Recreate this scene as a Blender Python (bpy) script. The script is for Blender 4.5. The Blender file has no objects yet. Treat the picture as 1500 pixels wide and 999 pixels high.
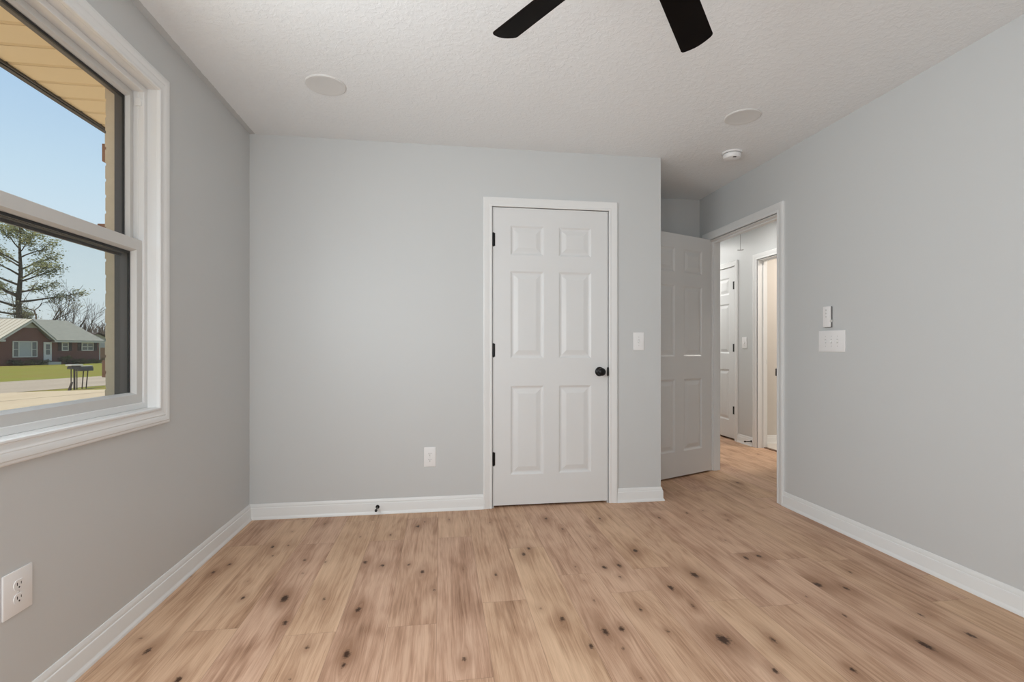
import bpy, bmesh, math, random
from mathutils import Vector, Matrix
SC = bpy.context.scene
COL = SC.collection
R = math.radians
random.seed(7)

# ---------------------------------------------------------------- camera, sky, sun, exposure
cam_d = bpy.data.cameras.new('camera')
cam_d.sensor_width = 36.0
cam_d.lens = 717.0 / 1500.0 * 36.0
cam_d.shift_y = 10.5 / 1500.0
cam_d.clip_start = 0.01
cam_d.clip_end = 500
cam = bpy.data.objects.new('camera', cam_d)
cam.location = (0, 0, 1.084)
YAW = math.atan(104 / 717.0)
cam.rotation_euler = (R(90), 0, -YAW)
COL.objects.link(cam)
SC.camera = cam

SC.view_settings.view_transform = 'Standard'
SC.view_settings.look = 'None'
SC.view_settings.gamma = 1.0
SC.view_settings.use_curve_mapping = False
SC.view_settings.exposure = 0.0
SC.cycles.max_bounces = 14
SC.cycles.diffuse_bounces = 8
SC.cycles.glossy_bounces = 4
SC.cycles.transparent_max_bounces = 16
SC.cycles.caustics_reflective = False
SC.cycles.caustics_refractive = False
SC.cycles.sample_clamp_indirect = 6.0

world = bpy.data.worlds.new('sky'); SC.world = world
world.use_nodes = True
wn = world.node_tree.nodes; wl = world.node_tree.links
for n_ in list(wn): wn.remove(n_)
wo = wn.new('ShaderNodeOutputWorld'); wb = wn.new('ShaderNodeBackground')
wt = wn.new('ShaderNodeTexCoord'); ws = wn.new('ShaderNodeSeparateXYZ'); wr = wn.new('ShaderNodeValToRGB')
wl.new(wt.outputs['Generated'], ws.inputs[0]); wl.new(ws.outputs['Z'], wr.inputs['Fac'])
wl.new(wr.outputs['Color'], wb.inputs['Color']); wl.new(wb.outputs[0], wo.inputs[0])
el = wr.color_ramp.elements
el[0].position = 0.0; el[0].color = (0.86, 0.90, 0.92, 1)
el[1].position = 1.0; el[1].color = (0.10, 0.24, 0.60, 1)
for p_, c_ in ((0.10, (0.80, 0.90, 0.96, 1)), (0.26, (0.62, 0.80, 0.95, 1)), (0.50, (0.34, 0.56, 0.88, 1))):
    e_ = el.new(p_); e_.color = c_
wb.inputs['Strength'].default_value = 0.93

def sun_light():
    d = bpy.data.lights.new('sun', 'SUN'); d.energy = 4.7; d.angle = R(0.6); d.color = (1.0, 0.90, 0.74)
    o = bpy.data.objects.new('sun', d); COL.objects.link(o)
    o.rotation_euler = Vector((-0.22, -0.32, 0.90)).to_track_quat('Z', 'Y').to_euler()
sun_light()

def area_light(name, loc, direction, sx, sy, power, color=(1, 1, 1), spread=180):
    d = bpy.data.lights.new(name, 'AREA'); d.shape = 'RECTANGLE'; d.size = sx; d.size_y = sy
    d.energy = power; d.color = color; d.spread = R(spread)
    o = bpy.data.objects.new(name, d); COL.objects.link(o); o.location = loc
    o.rotation_euler = Vector(direction).to_track_quat('-Z', 'Z').to_euler()
    return o
# added room fill lights out of view, and light reaching the hall and bath
area_light('rear_fill_light', (-0.40, -0.80, 1.45), (0.08, 1, 0.26), 1.5, 1.5, 38, (0.965, 0.975, 0.98))  # added fill behind the camera, stands in for an unseen window
for hy_, hp_ in ((4.52, 5.0), (6.05, 13.0)):  # near light is the hall lamp, far one added to brighten the hall door
    area_light('hall_lamp_and_fill', (2.93, hy_, 2.41), (0, 0, -1), .16, .16, hp_, (1.0, .97, .93))
area_light('bath_bulb', (4.2, 4.3, 2.40), (0, 0, -1), .25, .25, 24, (1.0, .91, .82))
area_light('side_fill_light', (-1.13, 0.92, 1.52), (1, 0.10, -0.16), 0.86, 1.30, 40, (0.875, 0.945, 0.99))  # added out of view to boost daylight from the window wall

# ---------------------------------------------------------------- materials
def new_mat(name):
    m = bpy.data.materials.new(name); m.use_nodes = True
    nt = m.node_tree
    for n in list(nt.nodes): nt.nodes.remove(n)
    out = nt.nodes.new('ShaderNodeOutputMaterial'); b = nt.nodes.new('ShaderNodeBsdfPrincipled')
    nt.links.new(b.outputs[0], out.inputs[0])
    return m, nt, b, out
def nd(nt, typ, ins=None, **props):
    n = nt.nodes.new(typ)
    for k, v in props.items(): setattr(n, k, v)
    for k, v in (ins or {}).items():
        s = n.inputs[k]
        if hasattr(v, 'outputs'): nt.links.new(v.outputs[0], s)
        elif isinstance(v, bpy.types.NodeSocket): nt.links.new(v, s)
        else: s.default_value = v
    return n
def ramp(nt, fac, stops):
    r = nt.nodes.new('ShaderNodeValToRGB'); nt.links.new(fac, r.inputs[0])
    e = r.color_ramp.elements
    e[0].position, e[0].color = stops[0][0], (*stops[0][1], 1)
    e[1].position, e[1].color = stops[-1][0], (*stops[-1][1], 1)
    for p, c in stops[1:-1]:
        q = e.new(p); q.color = (*c, 1)
    return r
def mathn(nt, op, a, b=None, clamp=False):
    n = nt.nodes.new('ShaderNodeMath'); n.operation = op; n.use_clamp = clamp
    for i, v in enumerate((a, b)):
        if v is None: continue
        if isinstance(v, (int, float)): n.inputs[i].default_value = v
        else: nt.links.new(v, n.inputs[i])
    return n.outputs[0]
def mixc(nt, fac, a, b, blend='MIX'):
    n = nt.nodes.new('ShaderNodeMix'); n.data_type = 'RGBA'; n.blend_type = blend
    for i, v in ((0, fac), (6, a), (7, b)):
        if isinstance(v, (int, float)): n.inputs[i].default_value = v
        elif isinstance(v, tuple): n.inputs[i].default_value = (*v, 1)
        else: nt.links.new(v, n.inputs[i])
    return n.outputs[2]
def simple(name, col, rough=0.5, spec=0.5, metal=0.0, var=0.04, vscale=8.0, bump=0.0, bscale=200.0, bdist=0.001):
    m, nt, b, out = new_mat(name)
    tc = nd(nt, 'ShaderNodeTexCoord')
    nz = nd(nt, 'ShaderNodeTexNoise', {'Vector': tc.outputs['Object'], 'Scale': vscale, 'Detail': 3.0})
    lo = tuple(c * (1 - var) for c in col); hi = tuple(min(1, c * (1 + var)) for c in col)
    nt.links.new(mixc(nt, nz.outputs[0], lo, hi), b.inputs['Base Color'])
    b.inputs['Roughness'].default_value = rough; b.inputs['Specular IOR Level'].default_value = spec
    b.inputs['Metallic'].default_value = metal
    if bump > 0:
        n2 = nd(nt, 'ShaderNodeTexNoise', {'Vector': tc.outputs['Object'], 'Scale': bscale, 'Detail': 2.0})
        bp = nd(nt, 'ShaderNodeBump', {'Height': n2.outputs[0], 'Strength': bump, 'Distance': bdist})
        nt.links.new(bp.outputs[0], b.inputs['Normal'])
    return m
WALL_C = (0.590, 0.605, 0.606)
M = {}
M['wall'] = simple('grey_wall_paint', WALL_C, 0.42, 0.35, var=0.012, vscale=1.5, bump=0.12, bscale=260)
M['bath_wall'] = simple('bath_wall_paint', (0.60, 0.57, 0.53), 0.5, 0.35, var=0.01)
M['trim'] = simple('white_trim_paint', (0.775, 0.785, 0.78), 0.32, 0.5, var=0.008, vscale=3)
M['door'] = simple('white_door_paint', (0.715, 0.725, 0.725), 0.35, 0.5, var=0.008, vscale=3, bump=0.06, bscale=300)
M['vinyl'] = simple('white_vinyl', (0.74, 0.745, 0.74), 0.3, 0.5, var=0.01)
M['sash'] = simple('shaded_sash_vinyl', (0.60, 0.60, 0.585), 0.35, 0.4, var=0.01)  # white vinyl greyed: the sash's backlit shade is put into its colour
M['plastic'] = simple('white_plastic', (0.83, 0.83, 0.83), 0.3, 0.5, var=0.006)
M['plastic_dim'] = simple('pale_grey_plastic', (0.62, 0.62, 0.61), 0.35, 0.5, var=0.01)
M['slot'] = simple('slot_dark', (0.03, 0.03, 0.03), 0.6, 0.3)
M['holder'] = simple('grey_plastic', (0.16, 0.16, 0.16), 0.5, 0.4)
M['black_metal'] = simple('black_metal', (0.006, 0.006, 0.0065), 0.30, 0.28, var=0.1)
M['dark_gap'] = simple('dark_gap', (0.02, 0.018, 0.016), 0.8, 0.2)
M['fan_blade'] = simple('dark_espresso_wood', (0.0048, 0.0030, 0.0024), 0.55, 0.06, var=0.35, vscale=14)
M['fan_metal'] = simple('oil_rubbed_bronze', (0.02, 0.015, 0.012), 0.4, 0.5, metal=0.6)
M['lens'] = simple('frosted_lens', (0.69, 0.69, 0.68), 0.5, 0.4, var=0.01)
M['lamp_ring'] = simple('lamp_ring_white', (0.70, 0.70, 0.69), 0.6, 0.3, var=0.01)
M['bronze'] = simple('bronze_exterior_frame', (0.075, 0.066, 0.060), 0.4, 0.5, var=0.05)
M['gasket'] = simple('black_gasket', (0.015, 0.014, 0.013), 0.5, 0.4)
M['tan_brick'] = simple('tan_painted_brick', (0.62, 0.53, 0.40), 0.8, 0.2, var=0.10, vscale=25, bump=0.5, bscale=120, bdist=0.003)
M['red_brick_piece'] = simple('brown_brick', (0.30, 0.16, 0.10), 0.8, 0.2, var=0.15, vscale=30)
M['soffit'] = simple('beige_vinyl_soffit', (0.77, 0.66, 0.46), 0.5, 0.4, var=0.02)
M['fascia'] = simple('dark_fascia', (0.045, 0.040, 0.035), 0.5, 0.4)
M['cord'] = simple('grey_cord', (0.22, 0.21, 0.20), 0.7, 0.2)
M['tile'] = simple('pale_bath_floor', (0.66, 0.62, 0.57), 0.35, 0.5, var=0.05, vscale=5)
M['threshold'] = simple('brown_threshold', (0.16, 0.085, 0.045), 0.5, 0.4, var=0.1)

# ceiling: white, knockdown texture, the grey wall paint lapping onto its edge along the window wall
def ceiling_mat():
    m, nt, b, out = new_mat('textured_ceiling')
    g = nd(nt, 'ShaderNodeNewGeometry')
    sx = nd(nt, 'ShaderNodeSeparateXYZ', {0: g.outputs['Position']})
    wob = nd(nt, 'ShaderNodeTexNoise', {'Vector': g.outputs['Position'], 'Scale': 30.0})
    xx = mathn(nt, 'ADD', sx.outputs['X'], mathn(nt, 'MULTIPLY', mathn(nt, 'SUBTRACT', wob.outputs[0], 0.5), 0.010))
    lap = mathn(nt, 'LESS_THAN', xx, -1.199 + 0.034)
    nz = nd(nt, 'ShaderNodeTexNoise', {'Vector': g.outputs['Position'], 'Scale': 2.0, 'Detail': 2.0})
    base = mixc(nt, nz.outputs[0], (0.815, 0.835, 0.845), (0.835, 0.855, 0.865))
    nt.links.new(mixc(nt, lap, base, WALL_C), b.inputs['Base Color'])
    b.inputs['Roughness'].default_value = 0.75; b.inputs['Specular IOR Level'].default_value = 0.25
    n1 = nd(nt, 'ShaderNodeTexNoise', {'Vector': g.outputs['Position'], 'Scale': 42.0, 'Detail': 4.0, 'Roughness': 0.62, 'Distortion': 0.6})
    r1 = nd(nt, 'ShaderNodeMapRange', {'Value': n1.outputs[0], 'From Min': 0.44, 'From Max': 0.62})
    bp = nd(nt, 'ShaderNodeBump', {'Height': r1.outputs[0], 'Strength': 0.4, 'Distance': 0.0024})
    nt.links.new(bp.outputs[0], b.inputs['Normal'])
    return m
M['ceiling'] = ceiling_mat()

def glass_mat(name, tint, refl=0.05):
    m, nt, b, out = new_mat(name); nt.nodes.remove(b)
    t = nd(nt, 'ShaderNodeBsdfTransparent', {'Color': (*tint, 1)})
    g = nd(nt, 'ShaderNodeBsdfGlossy', {'Color': (1, 1, 1, 1), 'Roughness': 0.02})
    lw = nd(nt, 'ShaderNodeLayerWeight', {'Blend': 0.5})
    f = mathn(nt, 'ADD', mathn(nt, 'MULTIPLY', mathn(nt, 'POWER', lw.outputs['Facing'], 5.0), 0.35), 0.012)
    mx = nd(nt, 'ShaderNodeMixShader', {0: f, 1: t.outputs[0], 2: g.outputs[0]})
    nt.links.new(mx.outputs[0], out.inputs[0]); return m
M['glass'] = glass_mat('window_glass', (0.97, 0.985, 0.985))
def screen_mat():
    m, nt, b, out = new_mat('insect_screen'); nt.nodes.remove(b)
    t = nd(nt, 'ShaderNodeBsdfTransparent', {'Color': (0.93, 0.96, 0.95, 1)})
    d = nd(nt, 'ShaderNodeBsdfDiffuse', {'Color': (0.22, 0.23, 0.22, 1)})
    mx = nd(nt, 'ShaderNodeMixShader', {0: 0.13, 1: t.outputs[0], 2: d.outputs[0]})
    nt.links.new(mx.outputs[0], out.inputs[0]); return m
M['screen'] = screen_mat()

def floor_mat():
    m, nt, b, out = new_mat('oak_plank_floor')
    g = nd(nt, 'ShaderNodeNewGeometry')
    tint = nd(nt, 'ShaderNodeAttribute', attribute_name='tint')
    knot = nd(nt, 'ShaderNodeAttribute', attribute_name='knot')
    halo = nd(nt, 'ShaderNodeAttribute', attribute_name='halo')
    pl = nd(nt, 'ShaderNodeAttribute', attribute_name='plank')
    warp = nd(nt, 'ShaderNodeAttribute', attribute_name='warp')
    ps = nd(nt, 'ShaderNodeSeparateXYZ', {0: pl.outputs['Vector']})
    gp = nd(nt, 'ShaderNodeSeparateXYZ', {0: g.outputs['Position']})
    T = tint.outputs['Fac']
    wx = mathn(nt, 'ADD', gp.outputs['X'], warp.outputs['Fac'])
    yo = mathn(nt, 'ADD', gp.outputs['Y'], mathn(nt, 'MULTIPLY', T, 41.0))
    def grain(kx, ky, detail, dist, rough=0.55):
        c = nd(nt, 'ShaderNodeCombineXYZ', {0: mathn(nt, 'MULTIPLY', wx, kx), 1: mathn(nt, 'MULTIPLY', yo, ky), 2: mathn(nt, 'MULTIPLY', T, 9.0)})
        return nd(nt, 'ShaderNodeTexNoise', {'Vector': c.outputs[0], 'Scale': 1.0, 'Detail': detail, 'Distortion': dist, 'Roughness': rough}).outputs[0]
    broad = grain(9.0, 1.1, 3.0, 0.5)
    mid = grain(45.0, 1.6, 4.0, 0.8, 0.6)
    fine = grain(230.0, 7.0, 3.0, 0.2, 0.65)
    blot = grain(5.0, 3.2, 2.0, 0.3)
    # cathedral rings
    ringv = mathn(nt, 'ADD', mathn(nt, 'MULTIPLY', grain(5.5, 0.55, 1.0, 0.0), 22.0), mathn(nt, 'MULTIPLY', mid, 1.0))
    ring = mathn(nt, 'SINE', mathn(nt, 'MULTIPLY', ringv, 6.283))
    ring = mathn(nt, 'POWER', mathn(nt, 'MULTIPLY', mathn(nt, 'ADD', ring, 1.0), 0.5), 2.0)
    rag = nd(nt, 'ShaderNodeTexNoise', {'Vector': g.outputs['Position'], 'Scale': 95.0, 'Detail': 3.0, 'Roughness': 0.6}).outputs[0]
    vein = nd(nt, 'ShaderNodeMapRange', {'Value': grain(34.0, 0.9, 2.0, 1.2, 0.5), 'From Min': 0.60, 'From Max': 0.72}).outputs[0]
    v = mathn(nt, 'ADD', mathn(nt, 'MULTIPLY', broad, 0.34), mathn(nt, 'MULTIPLY', mid, 0.34))
    v = mathn(nt, 'ADD', v, mathn(nt, 'MULTIPLY', fine, 0.32))
    v = mathn(nt, 'ADD', v, mathn(nt, 'MULTIPLY', mathn(nt, 'SUBTRACT', T, 0.5), 0.055))
    v = mathn(nt, 'SUBTRACT', v, mathn(nt, 'MULTIPLY', ring, 0.04))
    v = mathn(nt, 'ADD', v, mathn(nt, 'MULTIPLY', mathn(nt, 'SUBTRACT', blot, 0.5), 0.33))
    v = mathn(nt, 'SUBTRACT', v, mathn(nt, 'MULTIPLY', vein, 0.055))
    cr = ramp(nt, v, [(0.27, (0.258, 0.140, 0.082)), (0.41, (0.446, 0.272, 0.177)), (0.50, (0.556, 0.361, 0.246)), (0.64, (0.672, 0.458, 0.323))])
    hue = mixc(nt, T, (1.00, 0.985, 1.01), (1.0, 1.0, 0.93))
    col = mixc(nt, 1.0, cr.outputs[0], hue, 'MULTIPLY')
    hz = mathn(nt, 'MULTIPLY', halo.outputs['Fac'], mathn(nt, 'ADD', mathn(nt, 'MULTIPLY', mid, 1.5), 0.05), True)
    col = mixc(nt, mathn(nt, 'MULTIPLY', hz, 0.85), col, (0.200, 0.090, 0.042))
    kj = mathn(nt, 'ADD', knot.outputs['Fac'], mathn(nt, 'ADD', mathn(nt, 'MULTIPLY', mathn(nt, 'SUBTRACT', mid, 0.5), 0.8), mathn(nt, 'MULTIPLY', mathn(nt, 'SUBTRACT', rag, 0.5), 1.0)))
    kk = nd(nt, 'ShaderNodeMapRange', {'Value': kj, 'From Min': 0.40, 'From Max': 0.84}).outputs[0]
    kk = mathn(nt, 'MULTIPLY', kk, mathn(nt, 'GREATER_THAN', knot.outputs['Fac'], 0.05))
    col = mixc(nt, mathn(nt, 'MULTIPLY', kk, 0.93), col, (0.030, 0.010, 0.0035))
    # seams
    e1 = mathn(nt, 'MINIMUM', ps.outputs[0], mathn(nt, 'SUBTRACT', 0.19, ps.outputs[0]))
    e2 = mathn(nt, 'MINIMUM', ps.outputs[1], ps.outputs[2])
    ed = mathn(nt, 'MINIMUM', e1, e2)
    seam = nd(nt, 'ShaderNodeMapRange', {'Value': ed, 'From Min': 0.0004, 'From Max': 0.0016, 'To Min': 1.0, 'To Max': 0.0}).outputs[0]
    col = mixc(nt, mathn(nt, 'MULTIPLY', seam, 0.38), col, (0.12, 0.065, 0.04))
    nt.links.new(col, b.inputs['Base Color'])
    b.inputs['Roughness'].default_value = 0.48; b.inputs['Specular IOR Level'].default_value = 0.22
    h = mathn(nt, 'SUBTRACT', mathn(nt, 'MULTIPLY', fine, 0.25), mathn(nt, 'MULTIPLY', seam, 1.0))
    bp = nd(nt, 'ShaderNodeBump', {'Height': h, 'Strength': 0.25, 'Distance': 0.0012})
    nt.links.new(bp.outputs[0], b.inputs['Normal'])
    return m
M['floor'] = floor_mat()

# ---------------------------------------------------------------- mesh helpers
class MB:
    def __init__(s): s.bm = bmesh.new()
    def face(s, pts):
        try: return s.bm.faces.new([s.bm.verts.new(p) for p in pts])
        except ValueError: return None
    def box(s, x0, x1, y0, y1, z0, z1, bev=0.0, seg=2):
        t = bmesh.new() if bev > 0 else s.bm
        v = [t.verts.new((x, y, z)) for z in (z0, z1) for y in (y0, y1) for x in (x0, x1)]
        for q in ((0, 2, 3, 1), (4, 5, 7, 6), (0, 1, 5, 4), (2, 6, 7, 3), (0, 4, 6, 2), (1, 3, 7, 5)):
            t.faces.new([v[i] for i in q])
        if bev > 0:
            bmesh.ops.bevel(t, geom=list(t.edges), offset=bev, segments=seg, affect='EDGES', profile=0.6)
            s.merge(t); t.free()
        return s
    def merge(s, t, mat=None):
        mp = {}
        for v in t.verts: mp[v] = s.bm.verts.new(mat @ v.co if mat else v.co)
        for f in t.faces:
            try: s.bm.faces.new([mp[v] for v in f.verts])
            except ValueError: pass
    def ring_sweep(s, rings, closed=False, cap=True, closed_prof=False):
        vs = [[s.bm.verts.new(p) for p in r] for r in rings]
        n = len(vs); k = len(vs[0])
        for i in range(n if closed else n - 1):
            a, b = vs[i], vs[(i + 1) % n]
            for j in range(k if closed_prof else k - 1):
                jj = (j + 1) % k
                s.bm.faces.new((a[j], a[jj], b[jj], b[j]))
        if not closed and cap:
            s.bm.faces.new(vs[0]); s.bm.faces.new(list(reversed(vs[-1])))
        return s
    def tube(s, pts, rad, n=8, cap=True):
        rings = []
        pts = [Vector(p) for p in pts]
        for i, p in enumerate(pts):
            d = (pts[min(i + 1, len(pts) - 1)] - pts[max(i - 1, 0)])
            if d.length < 1e-9: d = Vector((0, 0, 1))
            d.normalize()
            u = d.orthogonal().normalized() if i == 0 else (u - d * u.dot(d)).normalized()
            w = d.cross(u); r = rad[i] if isinstance(rad, (list, tuple)) else rad
            rings.append([p + (u * math.cos(2 * math.pi * k / n) + w * math.sin(2 * math.pi * k / n)) * r for k in range(n)])
        return s.ring_sweep(rings, cap=cap, closed_prof=True)
    def lathe(s, prof, origin=(0, 0, 0), axis=(0, 0, 1), n=40):
        """prof: (radius, height along axis) pairs"""
        q = Vector((0, 0, 1)).rotation_difference(Vector(axis)).to_matrix(); o = Vector(origin)
        rows = []
        for r, h in prof:
            if r < 1e-6: rows.append([s.bm.verts.new(o + q @ Vector((0, 0, h)))])
            else: rows.append([s.bm.verts.new(o + q @ Vector((r * math.cos(2 * math.pi * k / n), r * math.sin(2 * math.pi * k / n), h))) for k in range(n)])
        for a, b in zip(rows, rows[1:]):
            for k in range(n):
                kk = (k + 1) % n
                if len(a) == 1 and len(b) == 1: continue
                if len(a) == 1: s.bm.faces.new((a[0], b[k], b[kk]))
                elif len(b) == 1: s.bm.faces.new((a[k], a[kk], b[0]))
                else: s.bm.faces.new((a[k], a[kk], b[kk], b[k]))
        for end, row in ((0, rows[0]), (1, rows[-1])):
            if len(row) > 1: s.bm.faces.new(row)
        return s
    def prism(s, poly, z0, z1, axis='z'):
        def P(a, b, c):
            return {'z': (a, b, c), 'y': (a, c, b), 'x': (c, a, b)}[axis]
        lo = [s.bm.verts.new(P(a, b, z0)) for a, b in poly]; hi = [s.bm.verts.new(P(a, b, z1)) for a, b in poly]
        s.bm.faces.new(lo); s.bm.faces.new(list(reversed(hi)))
        for i in range(len(poly)):
            j = (i + 1) % len(poly)
            s.bm.faces.new((lo[i], lo[j], hi[j], hi[i]))
        return s
    def build(s, name, mat, parent=None, smooth=30, loc=None, recalc=True):
        if recalc: bmesh.ops.recalc_face_normals(s.bm, faces=list(s.bm.faces))
        me = bpy.data.meshes.new(name); s.bm.to_mesh(me); s.bm.free()
        me.materials.append(mat)
        if smooth:
            for p in me.polygons: p.use_smooth = True
            me.set_sharp_from_angle(angle=R(smooth))
        o = bpy.data.objects.new(name, me); COL.objects.link(o)
        if parent: o.parent = parent
        if loc: o.location = loc
        return o
def empty(name, loc=(0, 0, 0), rz=0.0):
    o = bpy.data.objects.new(name, None); COL.objects.link(o)
    o.empty_display_size = 0.1; o.location = loc; o.rotation_euler = (0, 0, rz)
    return o
def tag(o, label, cat, kind=None, group=None):
    o['label'] = label; o['category'] = cat
    if kind: o['kind'] = kind
    if group: o['group'] = group
    return o
def struct(o, label, cat): return tag(o, label, cat, 'structure')
def frame_sweep(mb, corners, prof, fn, closed):
    """mitred moulding: corners (a, b, outward a, outward b); prof (width outward, thickness)"""
    rings = [[fn(a + sa * w, b + sb * w, t) for w, t in prof] for a, b, sa, sb in corners]
    return mb.ring_sweep(rings, closed=closed, cap=True, closed_prof=True)
def rect4(a0, a1, b0, b1): return [(a0, b0, -1, -1), (a0, b1, -1, 1), (a1, b1, 1, 1), (a1, b0, 1, -1)]
def door3(a0, a1, h): return [(a0, 0.0, -1, 0), (a0, h, -1, 1), (a1, h, 1, 1), (a1, 0.0, 1, 0)]
CASING = [(0, 0), (0, .009), (.003, .0115), (.012, .0125), (.016, .0105), (.024, .0112), (.034, .0145), (.048, .0168), (.055, .0172), (.060, .0150), (.0615, .010), (.0615, 0)]
def scale_w(prof, w): return [(a * w / .0615, t) for a, t in prof]
BASE = [(0, 0), (.021, 0), (.0205, .006), (.018, .012), (.0135, .0175), (.0128, .020), (.0125, .068), (.0115, .071), (.0085, .074), (.0085, .078), (.0065, .088), (.003, .096), (0, .097)]

KNOTS=[(-1.05,2.63,1.15),(-1.09,2.55,1.15),(-1.18,2.52,0.85),(-1.11,2.01,0.85),(-1.04,1.92,1.15),(-0.85,1.74,1.15),(-0.89,2.43,0.60),(-0.85,2.27,0.85),(-0.91,2.83,1.15),(-0.83,2.84,0.85),(-0.69,2.63,0.85),(-0.87,2.71,0.60),(-0.85,3.22,0.60),(-0.87,3.05,0.60),(-0.71,3.15,0.85),(-0.46,2.91,0.60),(-0.29,2.91,0.85),(-0.10,3.10,0.85),(-0.14,3.03,1.15),(-0.38,2.56,1.15),(-0.29,2.51,1.15),(-0.16,2.50,0.85),(-0.09,2.41,1.15),(-0.67,2.24,1.60),(-0.85,2.27,0.85),(-0.89,2.43,0.60),(-0.50,2.21,0.85),(-0.58,2.59,0.60),(-0.66,2.48,0.60),(-0.34,2.10,1.15),(-0.03,2.22,0.85),(-0.61,2.04,1.15),(-0.48,1.86,0.85),(-0.33,1.80,1.60),(-0.33,1.74,0.85),(-0.49,1.69,0.85),(0.05,3.12,0.85),(0.11,2.41,0.60),(0.30,3.03,0.60),(0.41,3.10,0.60),(0.66,3.05,1.15),(0.46,2.94,0.60),(0.72,2.86,0.85),(0.47,2.61,1.15),(0.43,2.54,1.15),(0.26,2.33,0.85),(0.41,2.00,0.85),(0.48,1.91,1.15),(0.08,1.71,1.15),(0.62,1.80,1.60),(0.54,1.72,1.15),(0.66,2.36,0.85),(0.66,2.21,0.60),(0.65,2.03,0.60),(0.80,2.33,1.15),(1.00,3.00,0.85),(0.85,2.73,0.60),(0.83,2.56,0.60),(1.38,2.96,0.85),(1.60,3.02,0.85),(1.73,3.05,0.85),(1.03,2.50,1.15),(0.88,2.34,1.15),(0.84,2.22,0.85),(0.82,1.93,0.85),(1.20,2.19,1.60),(1.03,2.09,1.15),(1.13,2.04,0.60),(1.05,1.93,0.85),(0.86,1.77,0.85),(0.69,1.81,1.15),(0.65,1.69,0.85),(1.04,1.69,2.30),(1.22,1.66,1.15),(1.11,1.50,1.15),(1.56,2.33,1.15),(1.64,2.34,1.15),(1.79,2.86,0.85),(1.83,2.95,0.85),(1.61,2.73,0.60),(1.59,2.56,0.60),(0.65,1.53,0.85),(1.60,2.22,0.60),(1.80,2.75,0.60),(1.71,2.02,1.60),(1.81,1.97,1.15),(1.62,1.77,0.85),(1.58,1.93,0.60),(1.96,2.11,0.85),(1.93,1.73,0.85),(1.97,1.72,0.60),(1.98,1.58,1.15),(1.75,1.55,1.60)]

# ---------------------------------------------------------------- room shell
XL, XR, YB, YN, H = -1.199, 2.341, 3.303, 4.184, 2.44
XP = 1.552           # free end of the closet wall
XH, YR = 3.403, -0.9  # far wall of the hall; wall behind the camera
XO = 2.452           # hall side of the right wall
WY0, WY1, WZ0, WZ1 = 1.36, 2.28, 0.832, 2.184   # window opening
D1 = (0.347, 1.160, 2.041)   # closet opening
D2 = (3.137, 4.045, 2.030)   # bedroom doorway along Y
D3 = (5.293, 6.070, 2.041)   # hall closet doorway along Y
D4 = (4.100, 4.880, 2.041)   # bath doorway along Y

def wall_with_hole(name, label, fix, a0, a1, h0, h1, z0, z1, zt, axis, mat, extra=()):
    m = MB(); f0, f1 = fix
    def bx(p0, p1, q0, q1):
        if axis == 'y': m.box(f0, f1, p0, p1, q0, q1)
        else: m.box(p0, p1, f0, f1, q0, q1)
    bx(a0, h0, 0, zt); bx(h1, a1, 0, zt); bx(h0, h1, z1, zt)
    if z0 > 0: bx(h0, h1, 0, z0)
    for e in extra: m.box(*e)
    return struct(m.build(name, mat, smooth=0), label, 'wall')
wall_with_hole('wall_left', 'grey painted wall holding the window', (XL - .10, XL), YR, 4.3, WY0, WY1, WZ0, WZ1, H, 'y', M['wall'])
wall_with_hole('wall_back', 'grey painted back wall holding the white closet door', (YB, YB + .11), XL, XP, D1[0], D1[1], 0, D1[2], H, 'x', M['wall'])
wall_with_hole('wall_right', 'grey painted right wall with the open doorway to the hall', (XR, XO), YR, YN + .1, D2[0], D2[1], 0, D2[2], H, 'y', M['wall'])
struct(MB().box(XP - .1, XP, YB + .11, YN, 0, H).build('wall_partition', M['wall'], smooth=0), 'side wall of the closet facing the entry', 'wall')
struct(MB().box(XL, XR, YN, YN + .1, 0, H).build('wall_niche', M['wall'], smooth=0), 'shaded grey wall behind the open entry door', 'wall')
struct(MB().box(XL - .1, XO, YR - .1, YR, 0, H).build('wall_rear', M['wall'], smooth=0), 'grey wall behind the viewer', 'wall')
m = MB()
for a, b, z in ((2.6, D4[0], 0), (D4[0], D4[1], D4[2]), (D4[1], D3[0], 0), (D3[0], D3[1], D3[2]), (D3[1], 6.7, 0)): m.box(XH, XH + .11, a, b, z, H)
struct(m.build('wall_hall', M['wall'], smooth=0), 'grey hall wall seen through the doorway', 'wall')
m = MB(); m.box(XO, XH, 6.6, 6.7, 0, H).box(XO, XH, 2.5, 2.6, 0, H).box(XR, XO, YN + .1, 6.7, 0, H)
struct(m.build('wall_hall_end', M['wall'], smooth=0), 'grey end walls of the hall', 'wall')
m = MB(); m.box(XH + .11, 5.3, 5.09, 5.17, 0, H).box(5.2, 5.3, 3.4, 5.09, 0, H).box(XH + .11, 5.3, 3.3, 3.4, 0, H)
struct(m.build('wall_bath', M['bath_wall'], smooth=0), 'warmly lit wall inside the room across the hall', 'wall')
m = MB(); m.box(XH + .11, 4.1, 6.12, 6.2, 0, H).box(4.0, 4.1, 5.17, 6.12, 0, H)
struct(m.build('wall_hall_closet', M['bath_wall'], smooth=0), 'inside of the hall closet', 'wall')
struct(MB().box(XL - .2, 5.3, YR - .1, 6.7, H, H + .08).build('ceiling', M['ceiling'], smooth=0), 'white textured ceiling', 'ceiling')

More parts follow.
